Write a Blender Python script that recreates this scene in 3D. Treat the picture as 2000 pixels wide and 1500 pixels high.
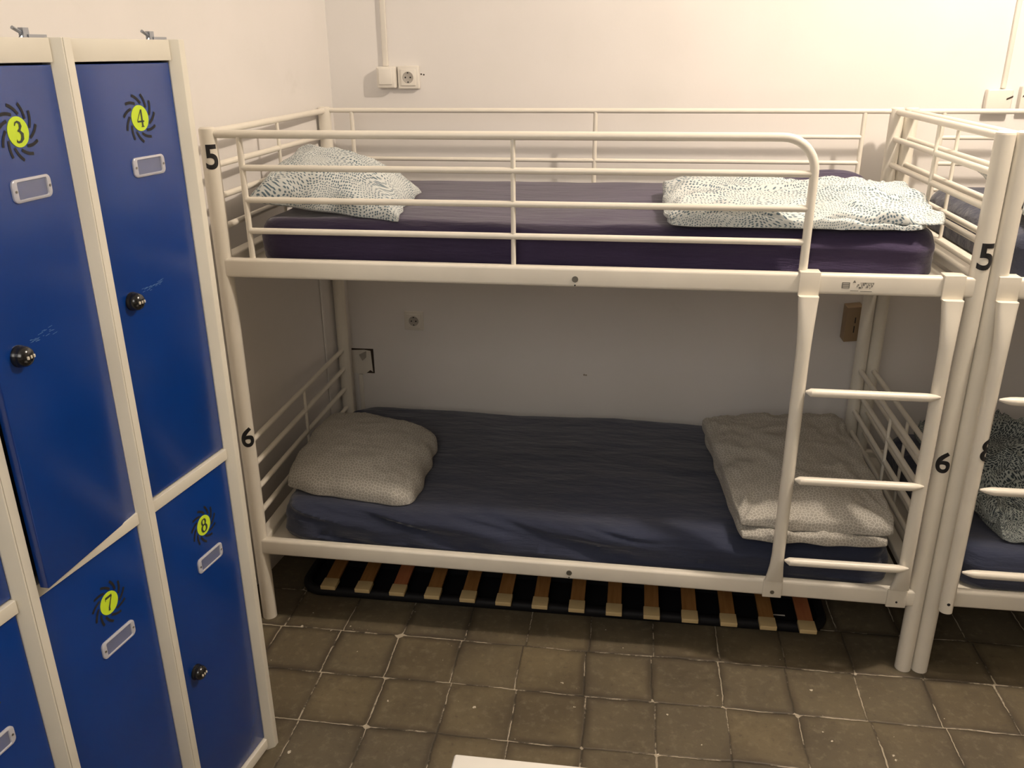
import bpy, bmesh, math, random
from mathutils import Vector, Matrix, noise
from mathutils.bvhtree import BVHTree
random.seed(7)
PI = math.pi
scn = bpy.context.scene
COL = scn.collection
for o in list(bpy.data.objects): bpy.data.objects.remove(o)

# ---------------------------------------------------------------- camera
CX, CY, CZ, YAW, PIT, ROL, FPX = 1.1536, -2.2806, 1.7685, -0.1405, 0.3695, -0.0073, 1672.84
F = Vector((math.sin(YAW)*math.cos(PIT), math.cos(YAW)*math.cos(PIT), -math.sin(PIT)))
R0 = Vector((math.cos(YAW), -math.sin(YAW), 0)); U0 = R0.cross(F)
Rv = R0*math.cos(ROL) + U0*math.sin(ROL); Uv = -R0*math.sin(ROL) + U0*math.cos(ROL)
cd = bpy.data.cameras.new('camera'); cam = bpy.data.objects.new('camera', cd); COL.objects.link(cam)
cd.sensor_width = 36; cd.sensor_fit = 'HORIZONTAL'; cd.lens = FPX/2000*36; cd.clip_start = 0.05
M = Matrix((Rv, Uv, -F)).transposed().to_4x4(); M.translation = (CX, CY, CZ)
cam.matrix_world = M
scn.camera = cam
# ---------------------------------------------------------------- light and exposure
scn.view_settings.view_transform = 'Standard'; scn.view_settings.look = 'None'
scn.view_settings.gamma = 1; scn.view_settings.use_curve_mapping = False
scn.view_settings.exposure = 0.0
w = bpy.data.worlds.new('world'); scn.world = w; w.use_nodes = True
w.node_tree.nodes['Background'].inputs[0].default_value = (1, .9, .78, 1)
w.node_tree.nodes['Background'].inputs[1].default_value = 0.0
def lamp(name, kind, loc, power, col, **k):
    d = bpy.data.lights.new(name, kind); d.energy = power; d.color = col
    for a, b in k.items(): setattr(d, a, b)
    o = bpy.data.objects.new(name, d); o.location = loc; COL.objects.link(o); return o
lamp('ceiling_lamp_light', 'POINT', (2.45, -0.30, 2.95), 142, (1, .845, .69), shadow_soft_size=.05)
l2 = lamp('front_fill_light', 'AREA', (0.5, -3.5, 2.45), 27, (1, .95, .88), shape='RECTANGLE', size=1.8, size_y=1.2)  # added soft fill for the front faces, stands for no fixture
l2.rotation_euler = (math.radians(66), 0, 0)

# ---------------------------------------------------------------- material helpers
class NT:
    def __init__(s, name):
        s.m = bpy.data.materials.new(name); s.m.use_nodes = True
        s.t = s.m.node_tree; s.b = s.t.nodes['Principled BSDF']
    def n(s, typ, ins=None, **props):
        x = s.t.nodes.new(typ)
        for k, v in props.items(): setattr(x, k, v)
        for k, v in (ins or {}).items():
            sock = x.inputs[k]
            if isinstance(v, bpy.types.NodeSocket): s.t.links.new(v, sock)
            else: sock.default_value = v
        return x
    def math(s, op, a, b=0.0, c=None, clamp=False):
        ins = {0: a, 1: b}
        if c is not None: ins[2] = c
        return s.n('ShaderNodeMath', ins, operation=op, use_clamp=clamp).outputs[0]
    def mix(s, f, a, b, blend='MIX'):
        x = s.t.nodes.new('ShaderNodeMix'); x.data_type = 'RGBA'; x.blend_type = blend
        for sock, v in ((x.inputs[0], f), (x.inputs[6], a), (x.inputs[7], b)):
            if isinstance(v, bpy.types.NodeSocket): s.t.links.new(v, sock)
            else: sock.default_value = v
        return x.outputs[2]
    def ss(s, v, lo, hi, a=0.0, b=1.0):
        return s.n('ShaderNodeMapRange', {0: v, 1: lo, 2: hi, 3: a, 4: b}, interpolation_type='SMOOTHSTEP').outputs[0]
    def set(s, **k):
        for a, v in k.items():
            sock = s.b.inputs[a.replace('_', ' ')]
            if isinstance(v, bpy.types.NodeSocket): s.t.links.new(v, sock)
            else: sock.default_value = v
        return s
    def bump(s, h, strength=.3, dist=.002):
        x = s.n('ShaderNodeBump', {'Height': h, 'Strength': strength, 'Distance': dist})
        s.t.links.new(x.outputs[0], s.b.inputs['Normal'])
def noi(t, co, scale, detail=3, rough=.55, dist=0.0):
    return t.n('ShaderNodeTexNoise', {'Vector': co, 'Scale': scale, 'Detail': detail, 'Roughness': rough, 'Distortion': dist}).outputs[0]
def simple(name, col, rough=.5, metal=0, bump=None, spec=.5, coat=0):
    t = NT(name); c = t.n('ShaderNodeTexCoord').outputs['Object']
    v = t.ss(noi(t, c, 6), .3, .7)
    a = tuple(x*.93 for x in col)+(1,)
    t.set(Base_Color=t.mix(v, a, tuple(col)+(1,)), Roughness=rough, Metallic=metal)
    t.b.inputs['Specular IOR Level'].default_value = spec
    if coat: t.b.inputs['Coat Weight'].default_value = coat
    if bump: t.bump(noi(t, c, bump[0], 2), bump[1], bump[2])
    return t.m

# wall plaster
def wall_mat(name):
    t = NT(name); c = t.n('ShaderNodeTexCoord').outputs['Object']
    v = t.ss(noi(t, c, 2.2, 4), .3, .7)
    col = t.mix(v, (.775, .75, .725, 1), (.81, .78, .76, 1))
    smudge = t.ss(noi(t, c, 5.0, 5, .6), .66, .78, 0, .18)
    col = t.mix(smudge, col, (.60, .57, .52, 1))
    t.set(Base_Color=col, Roughness=.75)
    h = t.math('ADD', noi(t, c, 3.0, 2), t.math('MULTIPLY', noi(t, c, 60, 3), .06))
    t.bump(h, .35, .012)
    return t.m
M_wall = wall_mat('wall_plaster')
M_ceiling = simple('ceiling_paint', (.82, .79, .74), .8)
M_wallfar = simple('far_wall_paint', (.46, .42, .36), .8)

# floor tiles
def floor_mat():
    t = NT('cement_tiles'); c = t.n('ShaderNodeTexCoord').outputs['Object']
    wob = t.n('ShaderNodeTexNoise', {'Vector': c, 'Scale': 3.2, 'Detail': 4.0, 'Roughness': .6}).outputs['Color']
    off = t.n('ShaderNodeVectorMath', {0: wob, 1: (.5, .5, .5)}, operation='SUBTRACT').outputs[0]
    off = t.n('ShaderNodeVectorMath', {0: off, 'Scale': .022}, operation='SCALE').outputs[0]
    fine = t.n('ShaderNodeTexNoise', {'Vector': c, 'Scale': 45, 'Detail': 3.0}).outputs['Color']
    off2 = t.n('ShaderNodeVectorMath', {0: fine, 1: (.5, .5, .5)}, operation='SUBTRACT').outputs[0]
    off2 = t.n('ShaderNodeVectorMath', {0: off2, 'Scale': .005}, operation='SCALE').outputs[0]
    p = t.n('ShaderNodeVectorMath', {0: c, 1: off}).outputs[0]
    p = t.n('ShaderNodeVectorMath', {0: p, 1: off2}).outputs[0]
    sep = t.n('ShaderNodeSeparateXYZ', {0: p})
    ys = t.math('DIVIDE', t.math('ADD', sep.outputs[1], .252), .203)
    row = t.math('FLOOR', ys)
    jit = t.n('ShaderNodeTexWhiteNoise', {'W': row}, noise_dimensions='1D').outputs[0]
    xs = t.math('DIVIDE', t.math('ADD', sep.outputs[0], t.math('SUBTRACT', t.math('MULTIPLY', jit, .018), .074)), .2015)
    colm = t.math('FLOOR', xs)
    fx = t.math('FRACT', xs); fy = t.math('FRACT', ys)
    ex = t.math('MINIMUM', fx, t.math('SUBTRACT', 1.0, fx)); ey = t.math('MINIMUM', fy, t.math('SUBTRACT', 1.0, fy))
    e = t.math('MINIMUM', ex, ey)
    cell = t.n('ShaderNodeCombineXYZ', {0: colm, 1: row, 2: 0.0}).outputs[0]
    wn = t.n('ShaderNodeTexWhiteNoise', {'Vector': cell}, noise_dimensions='3D')
    # base colour
    n1 = t.ss(noi(t, c, 3.5, 6, .65), .3, .72); n2 = noi(t, c, 38, 5, .7)
    col = t.mix(n1, (.078, .061, .036, 1), (.160, .128, .074, 1))
    col = t.mix(t.math('MULTIPLY', wn.outputs[0], .55), col, (.085, .074, .054, 1))
    col = t.mix(t.ss(noi(t, c, 14, 6, .7), .45, .75, 0, .42), col, (.055, .041, .024, 1))
    col = t.mix(t.ss(n2, .48, .72, 0, .38), col, (.25, .21, .145, 1))
    col = t.mix(t.ss(n2, .30, .45, .5, 0), col, (.045, .036, .026, 1))
    # dark worn edge of each tile
    wear = t.ss(noi(t, c, 2.6, 3), .35, .6)
    edge = t.math('MULTIPLY', t.ss(e, .02, .13, .62, 0), wear)
    col = t.mix(edge, col, (.035, .027, .018, 1))
    # grout: dark line, pale mortar in stretches
    line = t.ss(e, .006, .016, 1, 0)
    col = t.mix(t.math('MULTIPLY', line, .75), col, (.035, .028, .02, 1))
    pale = t.ss(noi(t, c, 5.7, 5, .7), .47, .56)
    lw = t.math('MULTIPLY', t.ss(noi(t, c, 9.0, 3), .4, .8), .03)
    pl = t.math('LESS_THAN', e, t.math('ADD', .006, t.math('MULTIPLY', lw, .35)))
    pl = t.math('MULTIPLY', pl, pale)
    corner = t.math('LESS_THAN', t.math('ADD', ex, ey), t.math('MULTIPLY', t.ss(noi(t, c, 7.0, 3), .45, .72), .10))
    pl = t.math('MAXIMUM', pl, corner)
    col = t.mix(t.math('MULTIPLY', pl, .8), col, (.50, .44, .34, 1))
    # crumbs of plaster
    vo = t.n('ShaderNodeTexVoronoi', {'Vector': t.n('ShaderNodeVectorMath', {0: p, 1: t.n('ShaderNodeVectorMath', {0: t.n('ShaderNodeTexNoise', {'Vector': c, 'Scale': 160.0}).outputs['Color'], 'Scale': .010}, operation='SCALE').outputs[0]}).outputs[0], 'Scale': 24.0})
    dn = t.math('LESS_THAN', vo.outputs['Distance'], t.math('MULTIPLY', t.ss(noi(t, c, 11, 2), .45, .72), .12))
    col = t.mix(t.math('MULTIPLY', dn, .85), col, (.62, .57, .48, 1))
    vo2 = t.n('ShaderNodeTexVoronoi', {'Vector': c, 'Scale': 60.0})
    d2 = t.math('LESS_THAN', vo2.outputs['Distance'], t.math('MULTIPLY', t.ss(noi(t, c, 5, 2), .5, .8), .12))
    col = t.mix(t.math('MULTIPLY', d2, .5), col, (.55, .5, .4, 1))
    t.set(Base_Color=col, Roughness=t.ss(n2, .2, .8, .42, .75))
    h = t.math('ADD', t.ss(e, 0, .03), t.math('ADD', t.math('MULTIPLY', n2, .25), t.math('MULTIPLY', pl, .6)))
    t.bump(h, .5, .003)
    return t.m
M_floor = floor_mat()
M_white = simple('cream_powder_coat', (.83, .785, .69), .34, bump=(25, .06, .003))
M_whitebr = simple('cream_plastic', (.79, .74, .64), .45)
M_frame = simple('locker_frame_paint', (.72, .69, .60), .38, bump=(300, .08, .0006))
M_frameb = simple('locker_inside_paint', (.58, .55, .47), .5)
M_blue = simple('blue_locker_paint', (.0010, .033, .21), .21, bump=(420, .12, .0004), spec=.62)
M_black = simple('black_vent_slot', (.006, .006, .008), .7)
M_num = simple('black_vinyl', (.010, .010, .012), .45)
M_numgrey = simple('dark_grey_print', (.035, .05, .035), .6)
M_lime = simple('lime_sticker', (.58, .78, .03), .5)
M_knob = simple('black_lock_plastic', (.008, .008, .009), .18, coat=.4)
M_dial = simple('white_dial', (.75, .68, .55), .3)
M_steel = simple('galvanised_steel', (.36, .38, .42), .35, .9)
M_screw = simple('grey_screw', (.25, .24, .21), .4, .8)
M_plate = simple('white_socket_plastic', (.80, .76, .69), .35)
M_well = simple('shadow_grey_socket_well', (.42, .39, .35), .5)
M_tan = simple('tan_plate', (.33, .23, .13), .5)
M_darkhole = simple('dark_crack', (.05, .035, .025), .9)
M_bframe = simple('black_tube_paint', (.006, .006, .008), .6, spec=.25)
M_table = simple('white_table_top', (.90, .88, .82), .35)
M_print = simple('grey_label_print', (.16, .15, .13), .6)
# clear plastic
def clear_mat():
    t = NT('clear_plastic'); c = t.n('ShaderNodeTexCoord').outputs['Object']
    t.set(Base_Color=(.72, .74, .80, 1), Roughness=.12, Alpha=.13, Specular_IOR_Level=.9)
    t.bump(noi(t, c, 60, 2), .15, .001); return t.m
M_clear = clear_mat()
def clear_rim():
    t = NT('clear_plastic_rim'); t.set(Base_Color=(.80, .80, .84, 1), Roughness=.15, Alpha=.62, Specular_IOR_Level=1.0)
    return t.m
M_rim = clear_rim()
# wood slats
def wood_mat(name, a, b):
    t = NT(name); c = t.n('ShaderNodeTexCoord').outputs['Object']
    mp = t.n('ShaderNodeMapping', {'Vector': c, 'Scale': (40, 3, 40)}).outputs[0]
    col = t.mix(t.ss(noi(t, mp, 2.0, 4), .3, .7), a+(1,), b+(1,))
    t.set(Base_Color=col, Roughness=.5); return t.m
M_slat = wood_mat('birch_slat', (.25, .115, .032), (.33, .16, .05))
M_slatR = wood_mat('reddish_slat', (.34, .11, .045), (.40, .15, .06))
M_cap = simple('beige_slat_holder', (.62, .47, .24), .5)
# sheets
def sheet(name, a, b):
    t = NT(name); c = t.n('ShaderNodeTexCoord').outputs['Object']
    v = t.ss(noi(t, c, 3, 4), .3, .7)
    t.set(Base_Color=t.mix(v, a+(1,), b+(1,)), Roughness=.85)
    t.b.inputs['Sheen Weight'].default_value = .25; t.b.inputs['Sheen Roughness'].default_value = .5
    mp = t.n('ShaderNodeMapping', {'Vector': c, 'Scale': (1.0, 3.0, 6.0), 'Rotation': (0, .25, .15)}).outputs[0]
    h = t.math('ADD', noi(t, mp, 5, 4), t.math('MULTIPLY', noi(t, c, 500, 1), .03))
    t.bump(h, .55, .016); return t.m
M_sheetP = sheet('warm_tinted_navy_sheet', (.020, .011, .046), (.028, .016, .060))  # navy sheet with the warm lamplight tinted into its colour
M_sheetN = sheet('navy_sheet', (.013, .019, .046), (.019, .027, .062))
def dotted(name, base, dot, scale=92, big=.34):
    t = NT(name); uv = t.n('ShaderNodeTexCoord').outputs['UV']
    sw = t.n('ShaderNodeTexNoise', {'Vector': uv, 'Scale': 5.0, 'Detail': 1.0}).outputs['Color']
    s1 = t.n('ShaderNodeVectorMath', {0: sw, 'Scale': .16}, operation='SCALE').outputs[0]
    p = t.n('ShaderNodeVectorMath', {0: uv, 1: s1}).outputs[0]
    vo = t.n('ShaderNodeTexVoronoi', {'Vector': p, 'Scale': scale, 'Randomness': .45}, voronoi_dimensions='2D')
    size = t.ss(noi(t, uv, 7, 2), .3, .7, big-.13, big)
    d = t.ss(t.math('SUBTRACT', vo.outputs['Distance'], size), -.06, .06, 1, 0)
    t.set(Base_Color=t.mix(d, base+(1,), dot+(1,)), Roughness=.85)
    t.bump(t.math('ADD', noi(t, uv, 16, 4), noi(t, uv, 5, 3)), .3, .012); return t.m
M_dots = dotted('dotted_cotton', (.58, .61, .60), (.10, .15, .19), 112)
M_dots2 = dotted('dotted_cotton_shaded', (.40, .44, .42), (.03, .045, .055), 112, .42)  # same dotted cotton, darkened to carry the shade under the bunk
def crackle():
    t = NT('grey_crackle_cotton'); uv = t.n('ShaderNodeTexCoord').outputs['UV']
    vo = t.n('ShaderNodeTexVoronoi', {'Vector': uv, 'Scale': 95, 'Randomness': .9}, voronoi_dimensions='2D', feature='DISTANCE_TO_EDGE')
    d = t.ss(vo.outputs['Distance'], .02, .12, 1, 0)
    t.set(Base_Color=t.mix(d, (.34, .325, .29, 1), (.58, .56, .51, 1)), Roughness=.9)
    t.bump(t.math('ADD', noi(t, uv, 16, 4), noi(t, uv, 5, 3)), .3, .012); return t.m
M_crackle = crackle()

# ---------------------------------------------------------------- mesh helpers
class MB:
    def __init__(s): s.v = []; s.f = []; s.uv = None
    def add(s, vs, fs):
        k = len(s.v); s.v += [tuple(p) for p in vs]; s.f += [tuple(i+k for i in f) for f in fs]; return s
    def box(s, a, b):
        (x0, y0, z0), (x1, y1, z1) = a, b
        return s.add([(x0,y0,z0),(x1,y0,z0),(x1,y1,z0),(x0,y1,z0),(x0,y0,z1),(x1,y0,z1),(x1,y1,z1),(x0,y1,z1)],
                     [(0,3,2,1),(4,5,6,7),(0,1,5,4),(1,2,6,5),(2,3,7,6),(3,0,4,7)])
    def loft(s, rings, caps=True):
        n = len(rings[0]); k = len(s.v)
        for r in rings: s.v += [tuple(p) for p in r]
        for i in range(len(rings)-1):
            for j in range(n):
                s.f.append((k+i*n+j, k+i*n+(j+1) % n, k+(i+1)*n+(j+1) % n, k+(i+1)*n+j))
        if caps:
            s.f.append(tuple(k+j for j in range(n))[::-1]); s.f.append(tuple(k+(len(rings)-1)*n+j for j in range(n)))
        return s
    def tube(s, path, r, seg=16, rz=None):
        P = [Vector(p) for p in path]; rings = []
        ref = Vector((0, 0, 1)) if abs((P[1]-P[0]).normalized().z) < .9 else Vector((0, 1, 0))
        for i, p in enumerate(P):
            d = ((P[min(i+1, len(P)-1)]-p).normalized() + (p-P[max(i-1, 0)]).normalized()).normalized()
            u = ref - d*ref.dot(d)
            if u.length < .05: u = Vector((1, 0, 0)) - d*d.x
            u.normalize(); v = d.cross(u)
            rr = r[i] if isinstance(r, (list, tuple)) else r
            rings.append([p + u*math.cos(2*PI*j/seg)*(rz or rr) + v*math.sin(2*PI*j/seg)*rr for j in range(seg)])
        return s.loft(rings)
    def rbeam(s, p0, p1, hw, hh, r, seg=5):
        # rounded rectangular bar from p0 to p1 (hw = half size sideways, hh = half height)
        P0, P1 = Vector(p0), Vector(p1); d = (P1-P0).normalized()
        up = Vector((0, 0, 1)) if abs(d.z) < .9 else Vector((0, 1, 0))
        u = (up-d*up.dot(d)).normalized(); v = d.cross(u); prof = []
        for cx, cy, a0 in ((hw-r, hh-r, 0), (-(hw-r), hh-r, PI/2), (-(hw-r), -(hh-r), PI), (hw-r, -(hh-r), 1.5*PI)):
            for k in range(seg+1):
                a = a0+PI/2*k/seg; prof.append((cx+r*math.cos(a), cy+r*math.sin(a)))
        return s.loft([[p+v*x+u*y for x, y in prof] for p in (P0, P1)])
    def map(s, fn): s.v = [tuple(fn(Vector(p))) for p in s.v]; return s
    def build(s, name, mat, parent=None, bevel=0, smooth=True, ang=38, sub=0):
        me = bpy.data.meshes.new(name); me.from_pydata(s.v, [], s.f); me.update()
        if s.uv:
            ul = me.uv_layers.new(name='UVMap')
            for l in me.loops: ul.data[l.index].uv = s.uv[l.vertex_index]
        bm = bmesh.new(); bm.from_mesh(me); bmesh.ops.recalc_face_normals(bm, faces=bm.faces)
        if bevel:
            es = [e for e in bm.edges if len(e.link_faces) == 2 and e.calc_face_angle(0) > math.radians(ang)]
            bmesh.ops.bevel(bm, geom=es, offset=bevel, segments=3, affect='EDGES', profile=.5, clamp_overlap=True)
        if smooth:
            for f in bm.faces: f.smooth = True
            for e in bm.edges:
                if len(e.link_faces) == 2 and e.calc_face_angle(0) > math.radians(ang): e.smooth = False
        bm.to_mesh(me); bm.free()
        me.materials.append(mat)
        o = bpy.data.objects.new(name, me); COL.objects.link(o)
        if parent: o.parent = parent
        return o
def tag(o, label=None, cat=None, group=None, kind=None):
    for k, v in (('label', label), ('category', cat), ('group', group), ('kind', kind)):
        if v: o[k] = v
    return o
def empty(name, loc=(0, 0, 0), rz=0):
    o = bpy.data.objects.new(name, None); o.location = loc; o.rotation_euler = (0, 0, rz); o.empty_display_size = .1
    COL.objects.link(o); return o
def text_mesh(s, h, bold=.0):
    cu = bpy.data.curves.new('glyph', 'FONT'); cu.body = s; cu.size = 1; cu.offset = bold
    cu.align_x = 'CENTER'; cu.resolution_u = 6
    o = bpy.data.objects.new('glyph', cu); COL.objects.link(o)
    me = bpy.data.meshes.new_from_object(o.evaluated_get(bpy.context.evaluated_depsgraph_get()))
    bpy.data.objects.remove(o)
    ys = [v.co.y for v in me.vertices]; xs = [v.co.x for v in me.vertices]
    k = h/(max(ys)-min(ys)); y0 = (max(ys)+min(ys))/2; x0 = (max(xs)+min(xs))/2
    bm = bmesh.new(); bm.from_mesh(me)
    for v in bm.verts: v.co = Vector(((v.co.x-x0)*k, (v.co.y-y0)*k, 0))
    return bm
def post_number(s, cx, cy, rad, ang, z, h, parent, tilt=0, squeeze=1.0):
    """a black vinyl digit wrapped on a round post; ang measured from -Y towards +X"""
    bm = text_mesh(s, h, .022)
    x = -.03
    while x < .03:
        bmesh.ops.bisect_plane(bm, geom=bm.verts[:]+bm.edges[:]+bm.faces[:], plane_co=(x, 0, 0), plane_no=(1, 0, 0)); x += .002
    for v in bm.verts:
        a = ang + v.co.x*squeeze/rad; rr = rad+.0009
        v.co = Vector((cx+math.sin(a)*rr, cy-math.cos(a)*rr, z+v.co.y))
    me = bpy.data.meshes.new('number_sticker'); bm.to_mesh(me); bm.free(); me.materials.append(M_num)
    o = bpy.data.objects.new('number_sticker', me); COL.objects.link(o); o.parent = parent
    o['label'] = 'black number %s sticker' % s
    return o

# ---------------------------------------------------------------- room shell
def struct(name, mb, mat, **k):
    o = mb.build(name, mat, smooth=False, **k); o['kind'] = 'structure'; return o
XR, YF, ZC, YB = 4.6, -4.2, 3.05, 1.07
WL = (-.013, YB); WD = Vector((-.114, -1, 0)).normalized()      # left wall leans away from the bed towards the room
wl_end = (WL[0]+WD.x/abs(WD.y)*(YB-YF), YF)
struct('floor', MB().box((-1.0, YF-.1, -.1), (XR+.1, YB+.1, 0)), M_floor)
struct('ceiling', MB().box((-1.0, YF-.1, ZC), (XR+.1, YB+.1, ZC+.1)), M_ceiling)
struct('wall_back', MB().box((-.3, YB, 0), (XR+.1, YB+.12, ZC)), M_wall)
def quadwall(a, b, nrm, th):
    a = Vector((a[0], a[1], 0)); b = Vector((b[0], b[1], 0)); n = Vector(nrm)*th; m = MB()
    pts = [a, b, b+n, a+n]
    m.add([(p.x, p.y, 0) for p in pts]+[(p.x, p.y, ZC) for p in pts],
          [(0,3,2,1),(4,5,6,7),(0,1,5,4),(1,2,6,5),(2,3,7,6),(3,0,4,7)]); return m
struct('wall_left', quadwall(WL, wl_end, (-1, 0, 0), .12), M_wall)
struct('wall_right', MB().box((XR, YF, 0), (XR+.1, YB, ZC)), M_wallfar)
struct('wall_front', MB().box((wl_end[0]-.12, YF-.1, 0), (XR+.1, YF, ZC)), M_wallfar)

# ---------------------------------------------------------------- bunk beds
L, W, H, PR = 2.035, .933, 1.583, .0232
EZ = (1.570, 1.482, 1.396, 1.310, 1.224)       # end rail heights, upper bunk
LZ = (.635, .553, .468, .382, .297)            # lower bunk
def bunk_bed(loc, mirror, label, group):
    T = (lambda p: Vector((L-p.x, p.y, p.z))) if mirror else (lambda p: Vector(p))
    root = empty('bunk_bed', loc); tag(root, label, 'bunk bed', group)
    def B(mb, name, mat, par=root, **k): return mb.map(T).build(name, mat, par, **k)
    posts = {}
    for i, (x, y) in enumerate(((0, 0), (L, 0), (0, W), (L, W))):
        m = MB().tube([(x, y, 0), (x, y, H-.006)], PR, 28)
        m.tube([(x, y, H-.006), (x, y, H-.002), (x, y, H+.002)], [PR-.0005, PR-.001, PR-.006], 28)
        posts[(x, y)] = B(m, 'post', M_white)
    tilt = (lambda x: (1.0-x)*.010) if not mirror else (lambda x: 0)
    for y, s in ((-.006, -1), (W+.006, 1)):                       # long side rails
        u = B(MB().rbeam((.012, y, 1.2005), (L-.012, y, 1.2005), .0145, .0275, .009), 'side_rail', M_white)
        lo = B(MB().rbeam((.012, y, .2695+tilt(0)), (L-.012, y, .2695+tilt(L)), .0145, .0275, .009), 'side_rail', M_white)
        if s < 0:
            for par, zc in ((u, 1.196), (lo, .267)):
                m = MB().tube([(1.008, y-.0145, zc), (1.008, y-.0175, zc)], .0085, 20)
                m2 = MB().tube([(1.008, y-.0135, zc-.017), (1.008, y-.0155, zc-.017)], .0022, 10)
                B(m, 'bolt', M_screw, par); B(m2, 'bolt_hole', M_black, par)
            if not mirror:
                m = MB()
                yy = y-.0148
                def q(x0, z0, x1, z1): m.box((x0, yy-.0004, z0), (x1, yy+.0003, z1))
                for zz in (1.2055, 1.201, 1.1965, 1.192): q(1.700, zz, 1.719, zz+.0018)
                q(1.7, 1.192, 1.7015, 1.207); q(1.7175, 1.192, 1.719, 1.207)
                m.add([(1.726, yy-.0004, 1.207), (1.734, yy-.0004, 1.207), (1.730, yy-.0004, 1.214)], [(0, 1, 2)])
                for k in range(22):
                    zz = 1.191+random.random()*.014; xx = 1.737+k*.0019
                    q(xx, zz, xx+.0014, zz+.003+.004*random.random())
                q(1.745, 1.2065, 1.779, 1.2075); q(1.722, 1.185, 1.742, 1.1862); q(1.747, 1.184, 1.776, 1.1852)
                o = B(m, 'printed_label', M_print, u, smooth=False)
                o['label'] = 'small illegible grey print'
    # bed ends
    for x, sgn in ((0, 1), (L, -1)):
        for z in EZ[:-1]:
            B(MB().tube([(x, PR*.6, z), (x, W-PR*.6, z)], .0105 if z == EZ[0] else .009, 14), 'end_rail', M_white)
        for z in LZ[:-1]:
            B(MB().tube([(x, PR*.6, z), (x, W-PR*.6, z)], .0088, 14), 'end_rail', M_white)
        B(MB().rbeam((x, PR*.6, 1.218), (x, W-PR*.6, 1.218), .021, .0125, .006), 'cross_beam', M_white)
        B(MB().rbeam((x, PR*.6, .290), (x, W-PR*.6, .290), .021, .0125, .006), 'cross_beam', M_white)
        B(MB().tube([(x+sgn*.004, .47, EZ[0]-.008), (x+sgn*.004, .47, 1.225)], .0055, 12), 'end_bar', M_white)
        B(MB().tube([(x+sgn*.004, .47, LZ[0]-.004), (x+sgn*.004, .47, .297)], .0055, 12), 'end_bar', M_white)
    # front guard with a rounded end
    zt = 1.567; R = .085
    path = [(.008, 0, zt), (.5, 0, zt), (1.0, 0, zt), (1.602-R, 0, zt)]
    path += [(1.602-R+R*math.sin(a), 0, zt-R+R*math.cos(a)) for a in [PI/2*k/10 for k in range(1, 11)]]
    path += [(1.602, 0, 1.4), (1.602, 0, 1.222)]
    g = B(MB().tube(path, .0112, 18), 'guard_rail', M_white)
    for z in (1.478, 1.391, 1.305): B(MB().tube([(.088, 0, z), (1.6, 0, z)], .0088, 14), 'guard_bar', M_white, g)
    for x, r in ((.088, .0085), (.838, .0065)): B(MB().tube([(x, 0, zt-.004), (x, 0, 1.222)], r, 14), 'guard_post', M_white, g)
    bl = B(MB().tube([(.008, W, 1.572), (L-.008, W, 1.572)], .0088, 14), 'back_guard_rail', M_white)
    for z in (1.486, 1.399, 1.31): B(MB().tube([(.105, W, z), (1.93, W, z)], .0075, 12), 'guard_bar', M_white, bl)
    for x in (.105, 1.008, 1.93): B(MB().tube([(x, W, 1.57), (x, W, 1.222)], .0078, 12), 'guard_post', M_white, bl)
    # mattress bases of steel mesh slats
    for z in (1.186, .262):
        m = MB()
        m.box((.02, .010, z+.002), (L-.02, W-.010, z+.010))
        for y in (.25, .47, .69): m.box((.02, y-.012, z-.012), (L-.02, y+.012, z+.001))
        if z < 1 and not mirror: m.map(lambda p: Vector((p.x, p.y, p.z+(1-p.x)*.010)))
        B(m, 'mattress_base', M_white)
    # ladder
    if mirror: sx = (L-.375, L-.020)             # local x before mirroring
    else: sx = (1.617, 1.972)
    for n_, x in enumerate(sx):
        def ring(z, rx, ry, cy, sq):
            out = []
            for j in range(24):
                a = 2*PI*j/24; c, s_ = math.cos(a), math.sin(a)
                e = 2/sq
                out.append((x+rx*math.copysign(abs(c)**e, c), cy+ry*math.copysign(abs(s_)**e, s_), z))
            return out
        rings = [ring(1.172, .0255, .013, -.036, 5), ring(1.150, .0245, .014, -.038, 3.5), ring(1.12, .0225, .016, -.043, 2.6),
                 ring(1.085, .0205, .0175, -.047, 2.2), ring(1.05, .0190, .0185, -.050, 2), ring(1.00, .0180, .0185, -.050, 2)]
        if mirror: rings += [ring(.6, .0185, .0185, -.050, 2), ring(.262, .0185, .0185, -.050, 2), ring(.250, .0185, .0185, -.050, 2)]
        else: rings += [ring(.7, .018, .0185, -.050, 2), ring(.40, .018, .0185, -.050, 2), ring(.36, .0195, .017, -.046, 2.2),
                        ring(.33, .0225, .013, -.040, 2.8), ring(.300, .0265, .008, -.033, 4)]
        st = B(MB().loft(rings), 'ladder_stile', M_white)
        hk = MB()
        zt_, zb_ = 1.2325, 1.168
        hk.box((x-.0265, -.0285, zb_), (x+.0265, -.0215, zt_)); hk.box((x-.0265, -.0285, zt_-.003), (x+.0265, .0105, zt_+.001))
        B(hk, 'ladder_hook', M_whitebr, st, bevel=.0025)
        if not mirror:
            ft = MB().box((x-.0275, -.029, .243+tilt(x)), (x+.0275, -.0208, .302+tilt(x)))
            f_ = B(ft, 'ladder_foot', M_whitebr, st, bevel=.002)
            B(MB().tube([(x, -.0285, .262+tilt(x)), (x, -.0305, .262+tilt(x))], .0062 if n_ == 0 else .003, 14), 'screw', M_screw if n_ == 0 else M_black, st)
        else:
            B(MB().tube([(x+.002, -.0675, .283), (x+.002, -.0692, .283)], .0045, 12), 'screw_hole', M_black, st)
    x0, x1 = sx[0]+.016, sx[1]+.002
    if mirror: x0, x1 = sx[0]-.002, sx[1]-.016
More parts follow.
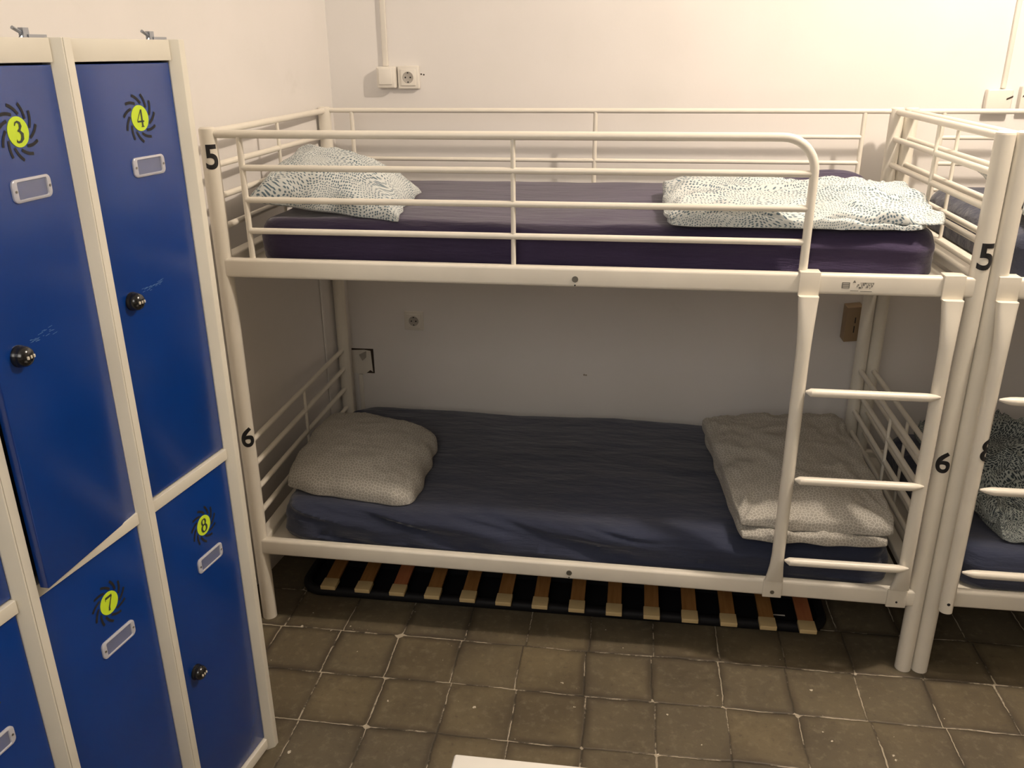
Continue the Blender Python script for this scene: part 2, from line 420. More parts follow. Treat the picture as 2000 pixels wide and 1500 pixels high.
    for z in (.918, .655, .393):
        n = 26; rings = []
        for i in range(n+1):
            t_ = i/n; x = x0+(x1-x0)*t_
            k = min(1, (min(t_*2.5, 1-t_)/.10+.10)) ** .6
            rings.append([(x, -.066-.004*k+.0125*k*math.cos(a), z+.0100*k*math.sin(a)-(.003 if math.sin(a) < 0 else 0)*k) for a in [2*PI*j/14 for j in range(14)]])
        B(MB().loft(rings), 'rung', M_white)
    return root, posts
bed1, posts1 = bunk_bed((0, 0, 0), False, 'white metal bunk bed seen whole in the room corner beside the lockers', None)
bed2, posts2 = bunk_bed((L+.0475, 0, 0), True, 'white metal bunk bed mostly cut off by the right edge of the photo', None)
p = posts1[(0, 0)]
post_number('5', 0, 0, PR, .60, 1.508, .066, p, squeeze=.9); post_number('6', 0, 0, PR, .55, .670, .066, p)
p = posts1[(L, 0)]
post_number('5', L, 0, PR, .10, 1.282, .068, p); post_number('6', L, 0, PR, -.22, .709, .064, p)
p = posts2[(L, 0)]
post_number('7', 0, 0, PR, 1.42, 1.434, .068, p)
st = [o for o in bed2.children if o.name.startswith('ladder_stile')]
st = min(st, key=lambda o: sum(v.co.x for v in o.data.vertices)/len(o.data.vertices))
post_number('8', .020, -.050, .0185, .98, .771, .066, st)

# ---------------------------------------------------------------- mattresses
def fbm(p, o=3):
    return noise.fractal(p, .6, 2.0, o)
def mattress(x0, x1, y0, y1, z0, z1, mat, name, label, seed, tilt=0, lift=0, fold=.006, crown=.0, slope=.05):
    cx, cy, cz = (x0+x1)/2, (y0+y1)/2, (z0+z1)/2; hx, hy, hz = (x1-x0)/2, (y1-y0)/2, (z1-z0)/2
    bm = bmesh.new(); NX, NY, NZ = 150, 64, 16
    r = .052
    def mk(u, v, w):           # cube surface point to rounded box
        p = Vector((u*hx, v*hy, w*hz))
        rc = .09
        # plan corner rounding
        q = Vector((max(-(hx-rc), min(hx-rc, p.x)), max(-(hy-rc), min(hy-rc, p.y)), 0))
        d = Vector((p.x-q.x, p.y-q.y, 0))
        if d.length > 1e-6:
            m = max(abs(d.x), abs(d.y)); d = d.normalized()*m
        e = m if (d.length > 1e-6) else 0
        # section rounding
        inset = 0
        side = rc-e if d.length > 1e-6 else rc
        px, py = q.x+d.x, q.y+d.y
        f = abs(w)
        if d.length > 1e-6 and e > rc-r:
            # distance from rim, round with superellipse
            t_ = (e-(rc-r))/r; zz = hz*math.copysign(min(f, (1-t_**2.6)**(1/2.6) if f >= .999 else f), w) if f >= .999 else w*hz
            if f < .999:
                k = (1-f**2.6)**(1/2.6); px, py = q.x+d.normalized().x*(rc-r+r*(k)), q.y+d.normalized().y*(rc-r+r*k)
            return Vector((px, py, zz))
        return Vector((px, py, w*hz))
    # build by spinning rings: top grid in polar-like coordinates keeps the mesh closed
    N = 360; prof = []
    K = 26
    for k in range(K+1):                       # side profile from bottom to top
        a = -PI/2+PI*k/K
        q = .35 if a < 0 else .8
        prof.append((r*(abs(math.cos(a))**q)-r, hz*math.copysign(abs(math.sin(a))**q, math.sin(a))))
    # outline points (rounded rectangle)
    rc = .10; out = []
    per = [(hx-rc, hy-rc, 0), (-(hx-rc), hy-rc, PI/2), (-(hx-rc), -(hy-rc), PI), (hx-rc, -(hy-rc), 1.5*PI)]
    for i, (ax, ay, a0) in enumerate(per):
        for k in range(13):
            a = a0+PI/2*k/12; out.append((ax+rc*math.cos(a), ay+rc*math.sin(a), math.cos(a), math.sin(a)))
        bx, by, _ = per[(i+1) % 4]; a = a0+PI/2
        ex, ey = ax+rc*math.cos(a), ay+rc*math.sin(a); fx, fy = bx+rc*math.cos(a), by+rc*math.sin(a)
        n = 150 if i % 2 == 0 else 70
        for k in range(1, n): out.append((ex+(fx-ex)*k/n, ey+(fy-ey)*k/n, math.cos(a), math.sin(a)))
    n = len(out); rings = []
    for off, z in prof: rings.append([(x+nx*off, y+ny*off, z) for x, y, nx, ny in out])
    for f in (.97, .93, .87, .8, .7, .6, .5, .4, .3, .2, .1, .04):    # top face closing rings
        rings.append([((x-nx*r)*(1-(1-f)*1.0) if True else 0, (y-ny*r)*f, hz) for x, y, nx, ny in out])
    m = MB().loft(rings)
    def deform(p):
        X, Y, Z = p.x+cx, p.y+cy, p.z+cz
        t_ = (p.z+hz)/(2*hz)
        nrm = Vector((0, 0, 1))
        edge = max(0, 1-min(hx-abs(p.x), hy-abs(p.y))/.12)
        # broad dents and folds
        s = Vector((X*2.2, Y*2.2, seed))
        d = fbm(s)*.006*t_
        # pleats radiating on the sides: stretched diagonally
        fy = -1 if p.y < 0 else 1
        if abs(p.y) > hy-.09:
            sl = slope if X < x0+1.15 else slope*.25
            ph = fbm(Vector((X*1.1, (Z-z0+sl*(X-x0-1.15))*17, seed+3)), 3)
            am = fold*max(0, 1-max(0, hy-abs(p.y)-.02)/.09)*(1 if fy < 0 else .25)
            am *= min(1, t_*4)
            Y = max(y0-.009, Y+fy*(ph*am*1.5+am*.05)); Z += ph*am*.35*t_
        if abs(p.x) > hx-.14:
            k = (abs(p.x)-(hx-.14))/.14
            ph = fbm(Vector((Y*14, Z*10, seed+9)), 3)
            X += math.copysign(ph*fold*.9*k, p.x); Z += ph*fold*.6*k*t_
        Z += d + crown*t_*(1-(p.x/hx)**2)*(1-(p.y/hy)**2)
        if lift:
            g = math.exp(-(((X-(x1-.12))/.22)**2+((Y-(y1-.02))/.16)**2)); Z += lift*g
        Z += (1-X)*tilt
        Z = max(Z, z0+(1-X)*tilt-.0005) if t_ < .05 else Z
        return Vector((X, Y, Z))
    m.map(deform)
    bvh = BVHTree.FromPolygons(m.v, m.f)
    def top(x, y):
        x = min(max(x, x0+.02), x1-.02); y = min(max(y, y0+.012), y1-.02)
        h = bvh.ray_cast(Vector((x, y, z1+.3)), Vector((0, 0, -1)))
        return h[0].z if h[0] else z1
    o = m.build(name, mat, ang=60)
    tag(o, label, 'mattress'); return top
TU1 = mattress(.078, 1.955, .030, .905, 1.1975, 1.328, M_sheetP, 'mattress', 'navy sheeted mattress, tinted purple for warm light, on the top bunk of the whole bed', 1.3, lift=.058, fold=.009, crown=.008)
TL1 = mattress(.060, 1.965, .020, .905, .2735, .402, M_sheetN, 'mattress', 'navy sheeted mattress on the bottom bunk of the whole bed', 5.1, tilt=.010, fold=.021, crown=.010, slope=.20)
TU2 = mattress(2.150, 4.03, .030, .905, 1.1975, 1.328, M_sheetN, 'mattress', 'navy sheeted mattress on the top bunk at the right edge', 8.8, fold=.004, crown=.012)
TL2 = mattress(2.150, 4.03, .026, .905, .2735, .402, M_sheetN, 'mattress', 'navy sheeted mattress on the bottom bunk at the right edge', 12.4, fold=.006, crown=.010)

# ---------------------------------------------------------------- pillows and duvets
def cushion_mesh(mb, cor, T, ex=.42, pinch=.07, seed=0, wr=.006, floor_z=None, n=64, bulge=None, under=.25, cwr=1.0, cr=0):
    """cor: four corners (near-left, near-right, far-right, far-left)"""
    c = [Vector(p) for p in cor]
    wx = ((c[1]-c[0]).length+(c[2]-c[3]).length)/2; wy = ((c[3]-c[0]).length+(c[2]-c[1]).length)/2
    def base(u, v):
        u2 = u*(1-pinch*(1-v*v)); v2 = v*(1-pinch*(1-u*u))
        u2 *= 1-cr*v**6; v2 *= 1-cr*u**6
        a, b = (u2+1)/2, (v2+1)/2
        return c[0]*(1-a)*(1-b)+c[1]*a*(1-b)+c[2]*a*b+c[3]*(1-a)*b
    def th(u, v):
        k = max(0, (1-u*u)*(1-v*v))
        t_ = T*k**ex
        return t_
    if mb.uv is None: mb.uv = []
    idx = {}
    def vid(i, j, side):
        if i in (0, n) or j in (0, n): side = 0
        key = (i, j, side)
        if key in idx: return idx[key]
        # denser near the rim
        f = lambda t_: math.sin((t_*2-1)*PI/2)
        u, v = f(i/n), f(j/n); p = base(u, v); t_ = th(u, v)
        # wrinkles that run in from the corners and the rim
        rim = max(abs(u), abs(v)); 
        cu = min((u-a)**2+(v-b)**2 for a in (-1, 1) for b in (-1, 1))
        ang = min(((u-a)**2+(v-b)**2, math.atan2(v-b, u-a)) for a in (-1, 1) for b in (-1, 1))[1]
        w_ = fbm(Vector((u*2.2+seed, v*2.2, seed)), 4)*wr*1.4
        w_ += noise.noise(Vector((ang*5, seed*2, cu)))*wr*1.8*cwr*math.exp(-cu*1.6)*min(1, cu*9)
        rd = 1-abs(noise.noise(Vector((u*1.7+seed*3, v*2.9+seed, 4.2))))*2.4
        w_ += max(0, rd)**3*wr*1.0*cwr
        k = min(1, t_/(T*.25))
        if side >= 0:
            z = p.z + t_ + w_*k
            if bulge: z += bulge(u, v)*k
        else:
            z = p.z - t_*under
        if side == 0: z = p.z + noise.noise(Vector((u*4+seed, v*4, 1)))*wr*.8
        if floor_z is not None:
            fz = floor_z(p.x, p.y)
            z = max(z, fz+(.0025 if side <= 0 else .006))
        jx = noise.noise(Vector((v*3.1+seed, 7, u)))*.010*rim**3; jy = noise.noise(Vector((u*3.1+seed, 17, v)))*.010*rim**3
        mb.v.append((p.x+jx, p.y+jy, z)); mb.uv.append((0, 0))
        idx[key] = len(mb.v)-1; return idx[key]
    for i in range(n):
        for j in range(n):
            mb.f.append((vid(i, j, 1), vid(i+1, j, 1), vid(i+1, j+1, 1), vid(i, j+1, 1)))
            mb.f.append((vid(i, j, -1), vid(i, j+1, -1), vid(i+1, j+1, -1), vid(i+1, j, -1)))
    h = n//2; U = {}; Vv = {}
    D = lambda a, b: (Vector(mb.v[a])-Vector(mb.v[b])).length
    for j in range(n+1):
        for sgn in (1, -1):
            acc = 0; U[(h, j)] = 0; Vv[(j, h)] = 0; acc2 = 0
            for q in range(1, h+1):
                i0, i1 = h+sgn*(q-1), h+sgn*q
                acc += D(vid(i0, j, 1), vid(i1, j, 1)); U[(i1, j)] = sgn*acc
                acc2 += D(vid(j, i0, 1), vid(j, i1, 1)); Vv[(j, i1)] = sgn*acc2
    for (i, j, side), k in idx.items(): mb.uv[k] = (U[(i, j)]+seed*.37, Vv[(i, j)])
    return mb
m = cushion_mesh(MB(), [(.050, .090, 1.372), (.508, .045, 1.330), (.470, .475, 1.345), (.035, .600, 1.458)], .098, .38, .06, 2.0, .005, TU1)
tag(m.build('pillow', M_dots, ang=80), 'white pillow with grey dots at the left end of the top bunk', 'pillow')
m = cushion_mesh(MB(), [(.035, .115, .425), (.505, .055, .415), (.490, .560, .425), (.045, .610, .470)], .098, .30, .015, 5.0, .004, TL1, cr=.09, cwr=.8)
tag(m.build('pillow', M_crackle, ang=80), 'plump grey pillow with pale crackle pattern at left end of bottom bunk', 'pillow')
m = cushion_mesh(MB(), [(2.175, .10, 1.345), (2.60, .08, 1.345), (2.62, .62, 1.40), (2.21, .66, 1.42)], .085, .40, .06, 9.0, .006, TU2)
tag(m.build('pillow', M_dots, ang=80), 'dotted pale pillow on the top bunk cut off by the right edge', 'pillow')

def duvet(layers, mat, label, floor_z, seed, **k):
    mb = MB()
    for i, (cor, T, ex) in enumerate(layers):
        cushion_mesh(mb, cor, T, ex, .010, seed+i*1.7, floor_z=floor_z, under=.30, n=72, cr=.04, **k)
    return tag(mb.build('folded_duvet', mat, ang=80), label, 'duvet')
def fold_bump(u, v): return .022*math.exp(-((u-.1)/.5)**2-((v+.1)/.6)**2)
duvet([([(1.512, -.008, .415), (1.945, .005, .412), (1.955, .740, .418), (1.450, .755, .418)], .034, .16),
       ([(1.508, .014, .452), (1.968, .022, .442), (1.950, .790, .490), (1.438, .745, .466)], .056, .20)],
      M_crackle, 'thick grey crackle duvet folded in a square at right end of bottom bunk', TL1, 3.0, wr=.007, bulge=fold_bump, cwr=1.1)
def ub(u, v): return .026*math.exp(-((u-.35)/.35)**2-((v+.2)/.7)**2)+.012*math.exp(-((u+.75)/.3)**2)
duvet([([(1.245, .022, 1.338), (1.900, .022, 1.338), (1.985, .420, 1.342), (1.262, .500, 1.342)], .026, .24),
       ([(1.238, .030, 1.352), (1.960, .030, 1.350), (2.000, .560, 1.362), (1.240, .575, 1.368)], .032, .28)],
      M_dots, 'white grey-dotted duvet folded long at right end of top bunk', TU1, 6.0, wr=.009, bulge=ub, cwr=1.3)
def lb(u, v): return .05*math.exp(-((u+.3)/.5)**2-((v-.2)/.6)**2)
duvet([([(2.275, .090, .412), (2.80, .06, .412), (2.82, .75, .412), (2.22, .72, .412)], .04, .2),
       ([(2.245, .140, .440), (2.80, .10, .440), (2.82, .80, .450), (2.20, .78, .455)], .07, .3)],
      M_dots2, 'dotted duvet, shade put into its colour, bundled on bottom bunk behind the right ladder', TL2, 11.0, wr=.02, bulge=lb, cwr=2.0)

# ---------------------------------------------------------------- slatted bed base on the floor under the bunk
sb = empty('slatted_bed_base', (0, 0, 0)); tag(sb, 'black framed slatted bed base with light wooden slats under the bottom bunk', 'bed base')
rc = .07; fr = []
x0, x1, y0, y1 = .065, 1.83, .135, .86
for ax, ay, a0 in ((x1-rc, y1-rc, 0), (x0+rc, y1-rc, PI/2), (x0+rc, y0+rc, PI), (x1-rc, y0+rc, 1.5*PI)):
    for k in range(9):
        a = a0+PI/2*k/8; fr.append((ax+rc*math.cos(a), ay+rc*math.sin(a)))
m = MB(); rings = []
for i, (x, y) in enumerate(fr):
    a, b = fr[i-1], fr[(i+1) % len(fr)]; d = Vector((b[0]-a[0], b[1]-a[1], 0)).normalized(); nn = Vector((d.y, -d.x, 0))
    rings.append([(x+nn.x*.016*math.cos(t_), y+nn.y*.016*math.cos(t_), .019+.018*math.sin(t_)) for t_ in [2*PI*j/12 for j in range(12)]])
rings.append(rings[0]); m.loft(rings, caps=False); m.build('frame', M_bframe, sb)
m = MB().box((x0+.03, .30, .012), (x1-.03, .34, .034)).box((x0+.03, .66, .012), (x1-.03, .70, .034)); m.build('crossbar', M_bframe, sb)
MB().box((x0+.012, y0+.010, .003), (x1-.012, y1-.01, .012)).build('underlay', M_bframe, sb)
for k in range(14):
    t_ = k/13; x = .166+(1.765-.166)*t_; ye = .113-.036*t_; lean = .0
    m = MB(); rings = []
    for i in range(9):
        s = i/8; y = ye+.025+s*(.84-ye); z = .040+.018*math.sin(PI*s)
        rings.append([(x-.0235, y, z), (x+.0235, y, z), (x+.0235, y, z+.009), (x-.0235, y, z+.009)])
    sl = m.loft(rings).build('slat', M_slatR if k in (13, 2) else M_slat, sb)
    cp = MB().box((x-.0265, ye, .0375), (x+.0265, ye+.052, .0525)).build('slat_holder', M_cap, sl, bevel=.002)
m = MB()
m.box((1.672, .200, .0118), (1.715, .206, .0125)).box((1.655, .150, .0118), (1.675, .155, .0125)).build('scratch', M_plate, sb)

# ---------------------------------------------------------------- lockers
TH = -.148; LX, LY, LH, LW, LD = .249, -.559, 1.797, .308, .40
dv = Vector((math.sin(TH), -math.cos(TH), 0))
ZB = ((.045, .8785), (.910, 1.7545))
def arc_slots(mb, cx, cz, y):
    for k in range(11):
        a0 = 2*PI*k/11+.15; pts = []
        for i in range(8):
            t_ = i/7; a = a0+.62*t_; r = .0275+.0165*t_**1.15
            pts.append((cx+r*math.cos(a), cz+r*math.sin(a)))
        hw = .0026; Lf, Rt = [], []
        for i, (x, z) in enumerate(pts):
            a, b = pts[max(i-1, 0)], pts[min(i+1, 7)]; d = Vector((b[0]-a[0], b[1]-a[1])).normalized(); q = hw
            Lf.append((x-d.y*q, z+d.x*q)); Rt.append((x+d.y*q, z-d.x*q))
        ring = Lf+Rt[::-1]
        n = len(ring); base = [(x, y, z) for x, z in ring]
        for i in range(7):
            mb.add([(Lf[i][0], y, Lf[i][1]), (Lf[i+1][0], y, Lf[i+1][1]), (Rt[i+1][0], y, Rt[i+1][1]), (Rt[i][0], y, Rt[i][1])], [(0, 1, 2, 3)])
DIG = {  # thick and thin strokes of serif digits: (points with half-widths) in a unit box -.5...5 tall
 '3': [[(-.20, .30, .02), (-.12, .44, .03), (.02, .48, .04), (.16, .40, .06), (.19, .27, .075), (.12, .12, .05), (-.04, .04, .025)],
       [(-.06, .05, .02), (.10, .02, .045), (.23, -.12, .08), (.20, -.32, .08), (.05, -.46, .05), (-.12, -.48, .04), (-.23, -.42, .035)],
       [(-.22, -.40, .05), (-.19, -.41, .05)]],
 '4': [[(.13, .48, .05), (.13, 0, .05), (.13, -.46, .05)], [(.11, .46, .02), (-.10, .14, .022), (-.27, -.16, .022)],
       [(-.28, -.19, .035), (.30, -.19, .035)], [(.0, -.48, .02), (.26, -.48, .02)]],
 '7': [[(-.25, .42, .06), (.27, .42, .06)], [(-.25, .46, .015), (-.28, .24, .015)], [(.25, .40, .03), (.08, .05, .03), (-.06, -.25, .045), (-.10, -.48, .06)]],
 '8': [[(0.22*math.sin(a)*(.9 if math.cos(a) > 0 else .9), .25+.22*math.cos(a), .028+.035*abs(math.sin(a))) for a in [2*PI*k/18 for k in range(19)]],
       [(0.26*math.sin(a), -.22+.26*math.cos(a), .028+.045*abs(math.sin(a))) for a in [2*PI*k/18 for k in range(19)]]],
}
def digit(mb, ch, cx, cz, y, h):
    for st_ in DIG[ch]:
        Lf, Rt = [], []
        for i, (x, z, hw) in enumerate(st_):
            hw *= 1.3; a, b = st_[max(i-1, 0)], st_[min(i+1, len(st_)-1)]; d = Vector((b[0]-a[0], b[1]-a[1])).normalized()
            Lf.append(((x-d.y*hw)*h+cx, (z+d.x*hw)*h+cz)); Rt.append(((x+d.y*hw)*h+cx, (z-d.x*hw)*h+cz))
        for i in range(len(st_)-1):
            mb.add([(Lf[i][0], y, Lf[i][1]), (Lf[i+1][0], y, Lf[i+1][1]), (Rt[i+1][0], y, Rt[i+1][1]), (Rt[i][0], y, Rt[i][1])], [(0, 1, 2, 3)])
def scratches(par, x0, z0, n, sl, y):
    m = MB()
    for k in range(n):
        x = x0+random.random()*.06; z = z0+(x-x0)*sl+random.gauss(0, .0035); l = .003+random.random()*.009
        m.add([(x, y, z), (x+l, y, z+l*sl), (x+l, y, z+l*sl+.0006), (x, y, z+.0006)], [(0, 1, 2, 3)])
    m.build('scratch_mark', M_scr, par)
M_scr = simple('pale_blue_scratch', (.10, .20, .38), .6)
def door(col, ch, zb, zt_, x0, x1, fy, opened, lockz, is_open=False):
    """door hinged on the right side; local frame origin on hinge"""
    wd = x1-x0
    d = MB().box((-wd, 0, zb), (0, .018, zt_)).build('door', M_blue, col, bevel=.0018)
    d.location = (x1, fy, 0); d.rotation_euler = (0, 0, opened)
    cx = -(x1-.179)
    cz = zt_-(.0985 if zt_ > 1 else .114)
    m = MB(); arc_slots(m, cx, cz, -.0006); m.build('vent_slots', M_black, d)
    n = 36
    m = MB().loft([[(cx+.0237*math.cos(2*PI*j/n), yy, cz+.0237*math.sin(2*PI*j/n)) for j in range(n)] for yy in (0, -.0009)])
    s = m.build('number_disc', M_lime, d); s['label'] = 'lime green disc'
    if ch:
        m = MB(); digit(m, ch, cx, cz, -.0014, .0325); dd = m.build('printed_number', M_numgrey, d); dd['label'] = 'printed number %s' % ch
    # label holder
    lz = cz-.089; hw, hh = .046, .0185; m = MB(); rr = .010
    def ro(hw, hh, rr, y):
        out = []
        for ax, az, a0 in ((hw-rr, hh-rr, 0), (-(hw-rr), hh-rr, PI/2), (-(hw-rr), -(hh-rr), PI), (hw-rr, -(hh-rr), 1.5*PI)):
            for k in range(6):
                a = a0+PI/2*k/5; out.append((cx+.004+ax+rr*math.cos(a), y, lz+az+rr*math.sin(a)))
        return out
    m.loft([ro(hw, hh, rr, 0), ro(hw, hh, rr, -.0028), ro(hw-.002, hh-.002, rr-.002, -.0042), ro(hw-.0105, hh-.0042, .003, -.0042), ro(hw-.0115, hh-.005, .003, -.0022)], caps=False)
    h = m.build('label_holder', M_rim, d)
    MB().loft([ro(hw-.0115, hh-.005, .003, -.0018), ro(hw-.0115, hh-.005, .003, -.0024)]).build('label_window', M_clear, h)
    m = MB()
    for sx in (-1, 1): m.tube([(cx+.004+sx*(hw-.006), -.0040, lz), (cx+.004+sx*(hw-.006), -.0052, lz)], .0022, 10)
    m.build('pin', M_screw, h)
    # combination lock
    if lockz:
        kx = -wd+.050; N = 28
        prof = [(.0185, 0), (.0185, .004), (.0175, .0055), (.0175, .010), (.0165, .015), (.0135, .0195), (.009, .022), (.005, .0232), (.0006, .0236)]
        m = MB().loft([[(kx+r_*math.cos(2*PI*j/N), -yy, lockz+r_*math.sin(2*PI*j/N)) for j in range(N)] for r_, yy in prof])
        kb = m.build('lock_knob', M_knob, d)
        for q in (-1, 0, 1):
            MB().box((kx+q*.0068-.0016, -.0250, lockz-.0028), (kx+q*.0068+.0016, -.0200, lockz+.0028)).build('number_dial', M_dial, kb, bevel=.001)
        if zb > .5: scratches(d, kx+.03, lockz+.012, 26, .10, -.0005)
    return d
def locker(i, chs, label, doors, ):
    org = Vector((LX, LY, 0))+dv*(LW*(i+1))
    col = empty('locker', org, PI/2+TH); tag(col, label, 'locker', None)
    fs = .0195; fp = .016
    m = MB().box((.002, .030, .012), (.006, LD, LH-.004)).box((LW-.006, .030, .012), (LW-.002, LD, LH-.004)).box((.002, LD-.004, .012), (LW-.002, LD, LH-.004))
    m.box((.002, .02, LH-.008), (LW-.002, LD, LH-.003)).box((.002, .03, .885), (LW-.002, LD, .900)).box((.002, .03, .012), (LW-.002, LD, .030))
    m.build('body', M_frameb, col)
    for x, s in ((0, 1), (LW, -1)):          # stiles with an angled inner flank
        xo, xi = x+s*.0003, x+s*fs
        if s > 0: a = [(xo, 0), (xi-.0015, 0), (xi, fp), (xi, .034), (xo, .034)]
        elif i: a = [(xo, 0), (xo-.003, 0), (xi, fp), (xi, .034), (xo, .034)]
        else: a = [(x+.016, .002), (x+.014, 0), (x-.003, 0), (xi, fp), (xi, .034), (x+.016, .034)]
        m = MB()
        m.loft([[(px, py, z) for px, py in a] for z in (.0, LH)]); m.build('stile', M_frame, col, bevel=.0012)
    for nm, z0, z1 in (('top_panel', 1.758, LH-.001), ('cross_rail', .8815, .907), ('plinth', .012, .041)):
        MB().box((fs, .010, z0), (LW-fs, .034, z1)).build(nm, M_frame, col, bevel=.001)
    # wing clip on the roof
    m = MB().box((LW-.050, .020, LH-.003), (LW-.012, .034, LH+.004)).box((LW-.058, .022, LH-.004), (LW-.046, .032, LH+.014)).tube([(LW-.052, .027, LH+.004), (LW-.074, .027, LH+.014)], .003, 8).tube([(LW-.052, .027, LH+.006), (LW-.066, .027, LH-.006)], .003, 8)
    m.build('roof_clip', M_steel, col)
    for (ch, (zb, zt_), opened, lz) in doors:
        door(col, ch, zb, zt_, fs+.006, LW-fs-.0005, fp+.0015 if not opened else fp-.001, opened, lz)
    return col
locker(0, '', 'narrow white framed locker with blue doors 4 and 8, beside the bed post', [('4', ZB[1], 0, 1.322), ('8', ZB[0], 0, .434)])
locker(1, '', 'narrow white framed locker with blue doors 3 and 7, the upper one ajar', [('3', (.904, 1.7545), .115, 1.315), ('7', ZB[0], 0, None)])
locker(2, '', 'white framed blue locker mostly cut off by the left edge', [('', ZB[1], 0, 1.32), ('', ZB[0], 0, .434)])

# ---------------------------------------------------------------- things on the walls
def plate(mb, cx, cz, w_, h_, y0, y1): return mb.box((cx-w_/2, y0, cz-h_/2), (cx+w_/2, y1, cz+h_/2))
def schuko(cx, cz, depth, label, s=.082, par_y=YB, well=True):
    o = empty('wall_socket', (cx, par_y, cz)); tag(o, label, 'socket')
    MB().box((-s/2, -depth, -s/2), (s/2, 0, s/2)).build('frame_plate', M_plate, o, bevel=.004)
    f = depth+.004
    MB().box((-s*.35, -f, -s*.36), (s*.35, -depth+.002, s*.36)).build('cover', M_plate, o, bevel=.002)
    n = 28; r = .0195
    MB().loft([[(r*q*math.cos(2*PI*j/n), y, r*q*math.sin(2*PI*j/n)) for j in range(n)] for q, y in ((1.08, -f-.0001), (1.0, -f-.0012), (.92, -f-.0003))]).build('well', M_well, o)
    m = MB()
    for x, z in ((-.0095, 0), (.0095, 0)): m.tube([(x, -f-.0003, z), (x, -f-.0014, z)], .0030, 12)
    for z in (-.0165, .0165): m.tube([(0, -f-.0003, z), (0, -f-.0014, z)], .0026, 12)
    m.build('contact_hole', M_black, o); return o
schuko(.297, 1.683, .020, 'white wall socket above the top bunk beside the switch')
schuko(.268, .724, .006, 'white wall socket inside the bottom bunk')
def switch(cx, cz, dp, label):
    o = empty('wall_switch', (cx, YB, cz)); tag(o, label, 'switch')
    MB().box((-.036, -dp, -.038), (.036, 0, .038)).build('box', M_plate, o, bevel=.005)
    MB().box((-.027, -dp-.005, -.026), (.024, -dp+.002, .031)).build('rocker', M_plate, o, bevel=.0025); return o
switch(.216, 1.684, .040, 'white surface switch box under the cable conduit at left')
def conduit(cx, z0, z1, w_, label, y=YB, dp=.014):
    m = MB().box((cx-w_/2, y-dp, z0), (cx+w_/2, y, z1)); o = m.build('cable_conduit', M_plate, bevel=.003); tag(o, label, 'conduit'); return o
conduit(.209, 1.722, ZC, .020, 'white cable conduit running up the back wall from the switch')
conduit(2.408, 1.640, ZC, .014, 'thin white conduit running up the back wall at far right')
o = empty('wall_switch', (2.395, YB, 1.600)); tag(o, 'cream junction box on the wall at the far right', 'switch')
MB().box((-.042, -.030, -.042), (.042, 0, .038)).build('box', M_plate, o, bevel=.005)
MB().box((.022, -.0312, .006), (.042, -.0298, .012)).map(lambda p: Vector((p.x, p.y, p.z+(p.x-.03)*.45))).build('tab', M_darkhole, o)
o = empty('wall_socket', (2.505, YB, 1.606)); tag(o, 'cream wall socket cut off by the right edge', 'socket')
MB().box((-.042, -.028, -.042), (.042, 0, .042)).build('frame_plate', M_plate, o, bevel=.004)
MB().box((-.036, -.0292, .010), (-.022, -.0278, .016)).map(lambda p: Vector((p.x, p.y, p.z+(p.x+.03)*.9))).build('tab', M_darkhole, o)
# tan plate behind the right rear post
o = empty('tan_connector_plate', (2.008, 1.0, .790)); tag(o, 'tan connector plate with two black slots behind the rear bed post', 'plate')
m = MB().box((-.028, 0, -.068), (.030, .066, .068)).map(lambda p: Vector((p.x, p.y, p.z+(p.x)*.12))); m.build('plate', M_tan, o, bevel=.002)
m = MB().box((.003, -.0012, .006), (.0065, .001, .028)).box((.002, -.0012, -.032), (.0055, .001, -.006)); m.build('slot', M_black, o)
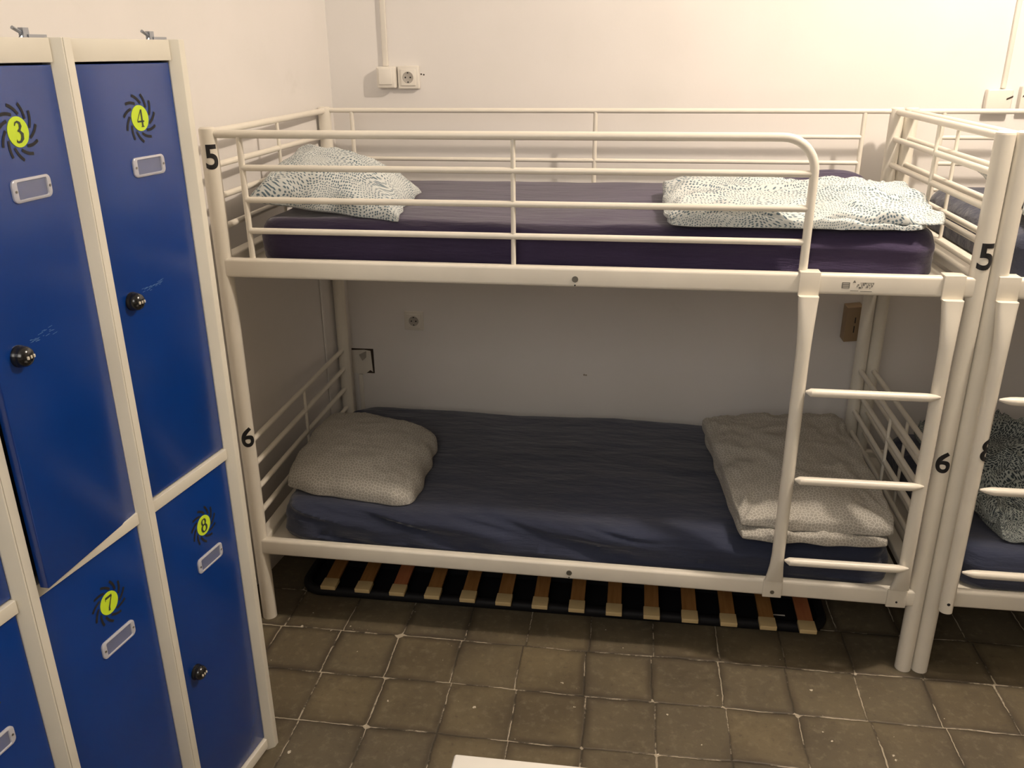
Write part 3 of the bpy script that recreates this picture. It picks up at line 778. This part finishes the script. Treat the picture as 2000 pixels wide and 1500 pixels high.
# broken junction cover by the left rear post
o = empty('junction_cover', (.030, YB, .536)); tag(o, 'chipped white junction cover coming loose beside the rear left post', 'junction cover')
MB().box((-.055, -.003, -.055), (.052, 0, .055)).build('recess', M_darkhole, o)
m = MB().add([(-.05, -.006, .047), (.012, -.006, .051), (.041, -.006, .047), (.046, -.006, -.048), (.035, -.006, -.040), (.022, -.006, -.050), (.008, -.006, -.060), (-.05, -.006, -.055)], [tuple(range(8))])
k = len(m.v); m.add([(x, y+.006, z) for x, y, z in m.v[:8]], [tuple(range(8))[::-1]])
for i in range(8): m.f.append((i, (i+1) % 8, 8+(i+1) % 8, 8+i))
m.build('cover', M_plate, o)
m = MB().add([(-.010, -.011, .030), (.022, -.014, .046), (.020, -.010, .018), (.004, -.009, .002)], [(0, 1, 2, 3)])
m.add([(-.010, -.006, .030), (.022, -.006, .046), (.020, -.006, .018), (.004, -.006, .002)], [(0, 3, 2, 1)])
for i in range(4): m.f.append((i, (i+1) % 4, 4+(i+1) % 4, 4+i))
m.build('flap', M_well, o)
conduit(.020, .0, .475, .018, 'short cable conduit below the chipped junction cover', dp=.010)
# conduit on left wall
def onleft(t_): return Vector((WL[0]+WD.x/abs(WD.y)*t_, YB-t_, 0))
m = MB(); a = onleft(.215); b = onleft(.235)
m.box((0, 0, 0), (.020, .006, 1.12))
q = onleft(.225)
o = m.build('cable_conduit', M_wall, bevel=.002); o.location = (q.x+.001, q.y, .05); o.rotation_euler = (0, 0, math.atan2(-1, -.114)+PI/2-PI/2)
tag(o, 'flat cable trunking painted into the left wall beside the bottom bunk', 'conduit')
# screw holes
m = MB()
for x, z, r_ in ((.343, 1.694, .0030), (.353, 1.692, .0030)): m.tube([(x, YB-.0008, z), (x, YB+.001, z)], r_, 10)
tag(m.build('screw_hole', M_darkhole), 'pair of tiny screw holes right of the upper wall socket', 'hole')
m = MB()
for x, z, r_ in ((.984, .513, .0045), (.992, .512, .0038)): m.tube([(x, YB-.0008, z), (x, YB+.001, z)], r_, 10)
tag(m.build('wall_chip', simple('chipped_plaster', (.42, .36, .30), .9)), 'small chip in the plaster above the bottom mattress', 'chip')

# ---------------------------------------------------------------- white table corner
tb = empty('table', (.845, -.967, 0)); tag(tb, 'white table, only its top corner showing at the bottom edge', 'table')
m = MB().rbeam((.0, -.3, .438), (.8, -.3, .438), .3, .012, .004)
m = MB().box((0, -.60, .424), (.80, 0, .45)); m.build('table_top', M_table, tb, bevel=.006)
for x, y in ((.05, -.05), (.75, -.05), (.05, -.55), (.75, -.55)):
    MB().tube([(x, y, 0), (x, y, .426)], .017, 16).build('leg', M_table, tb)
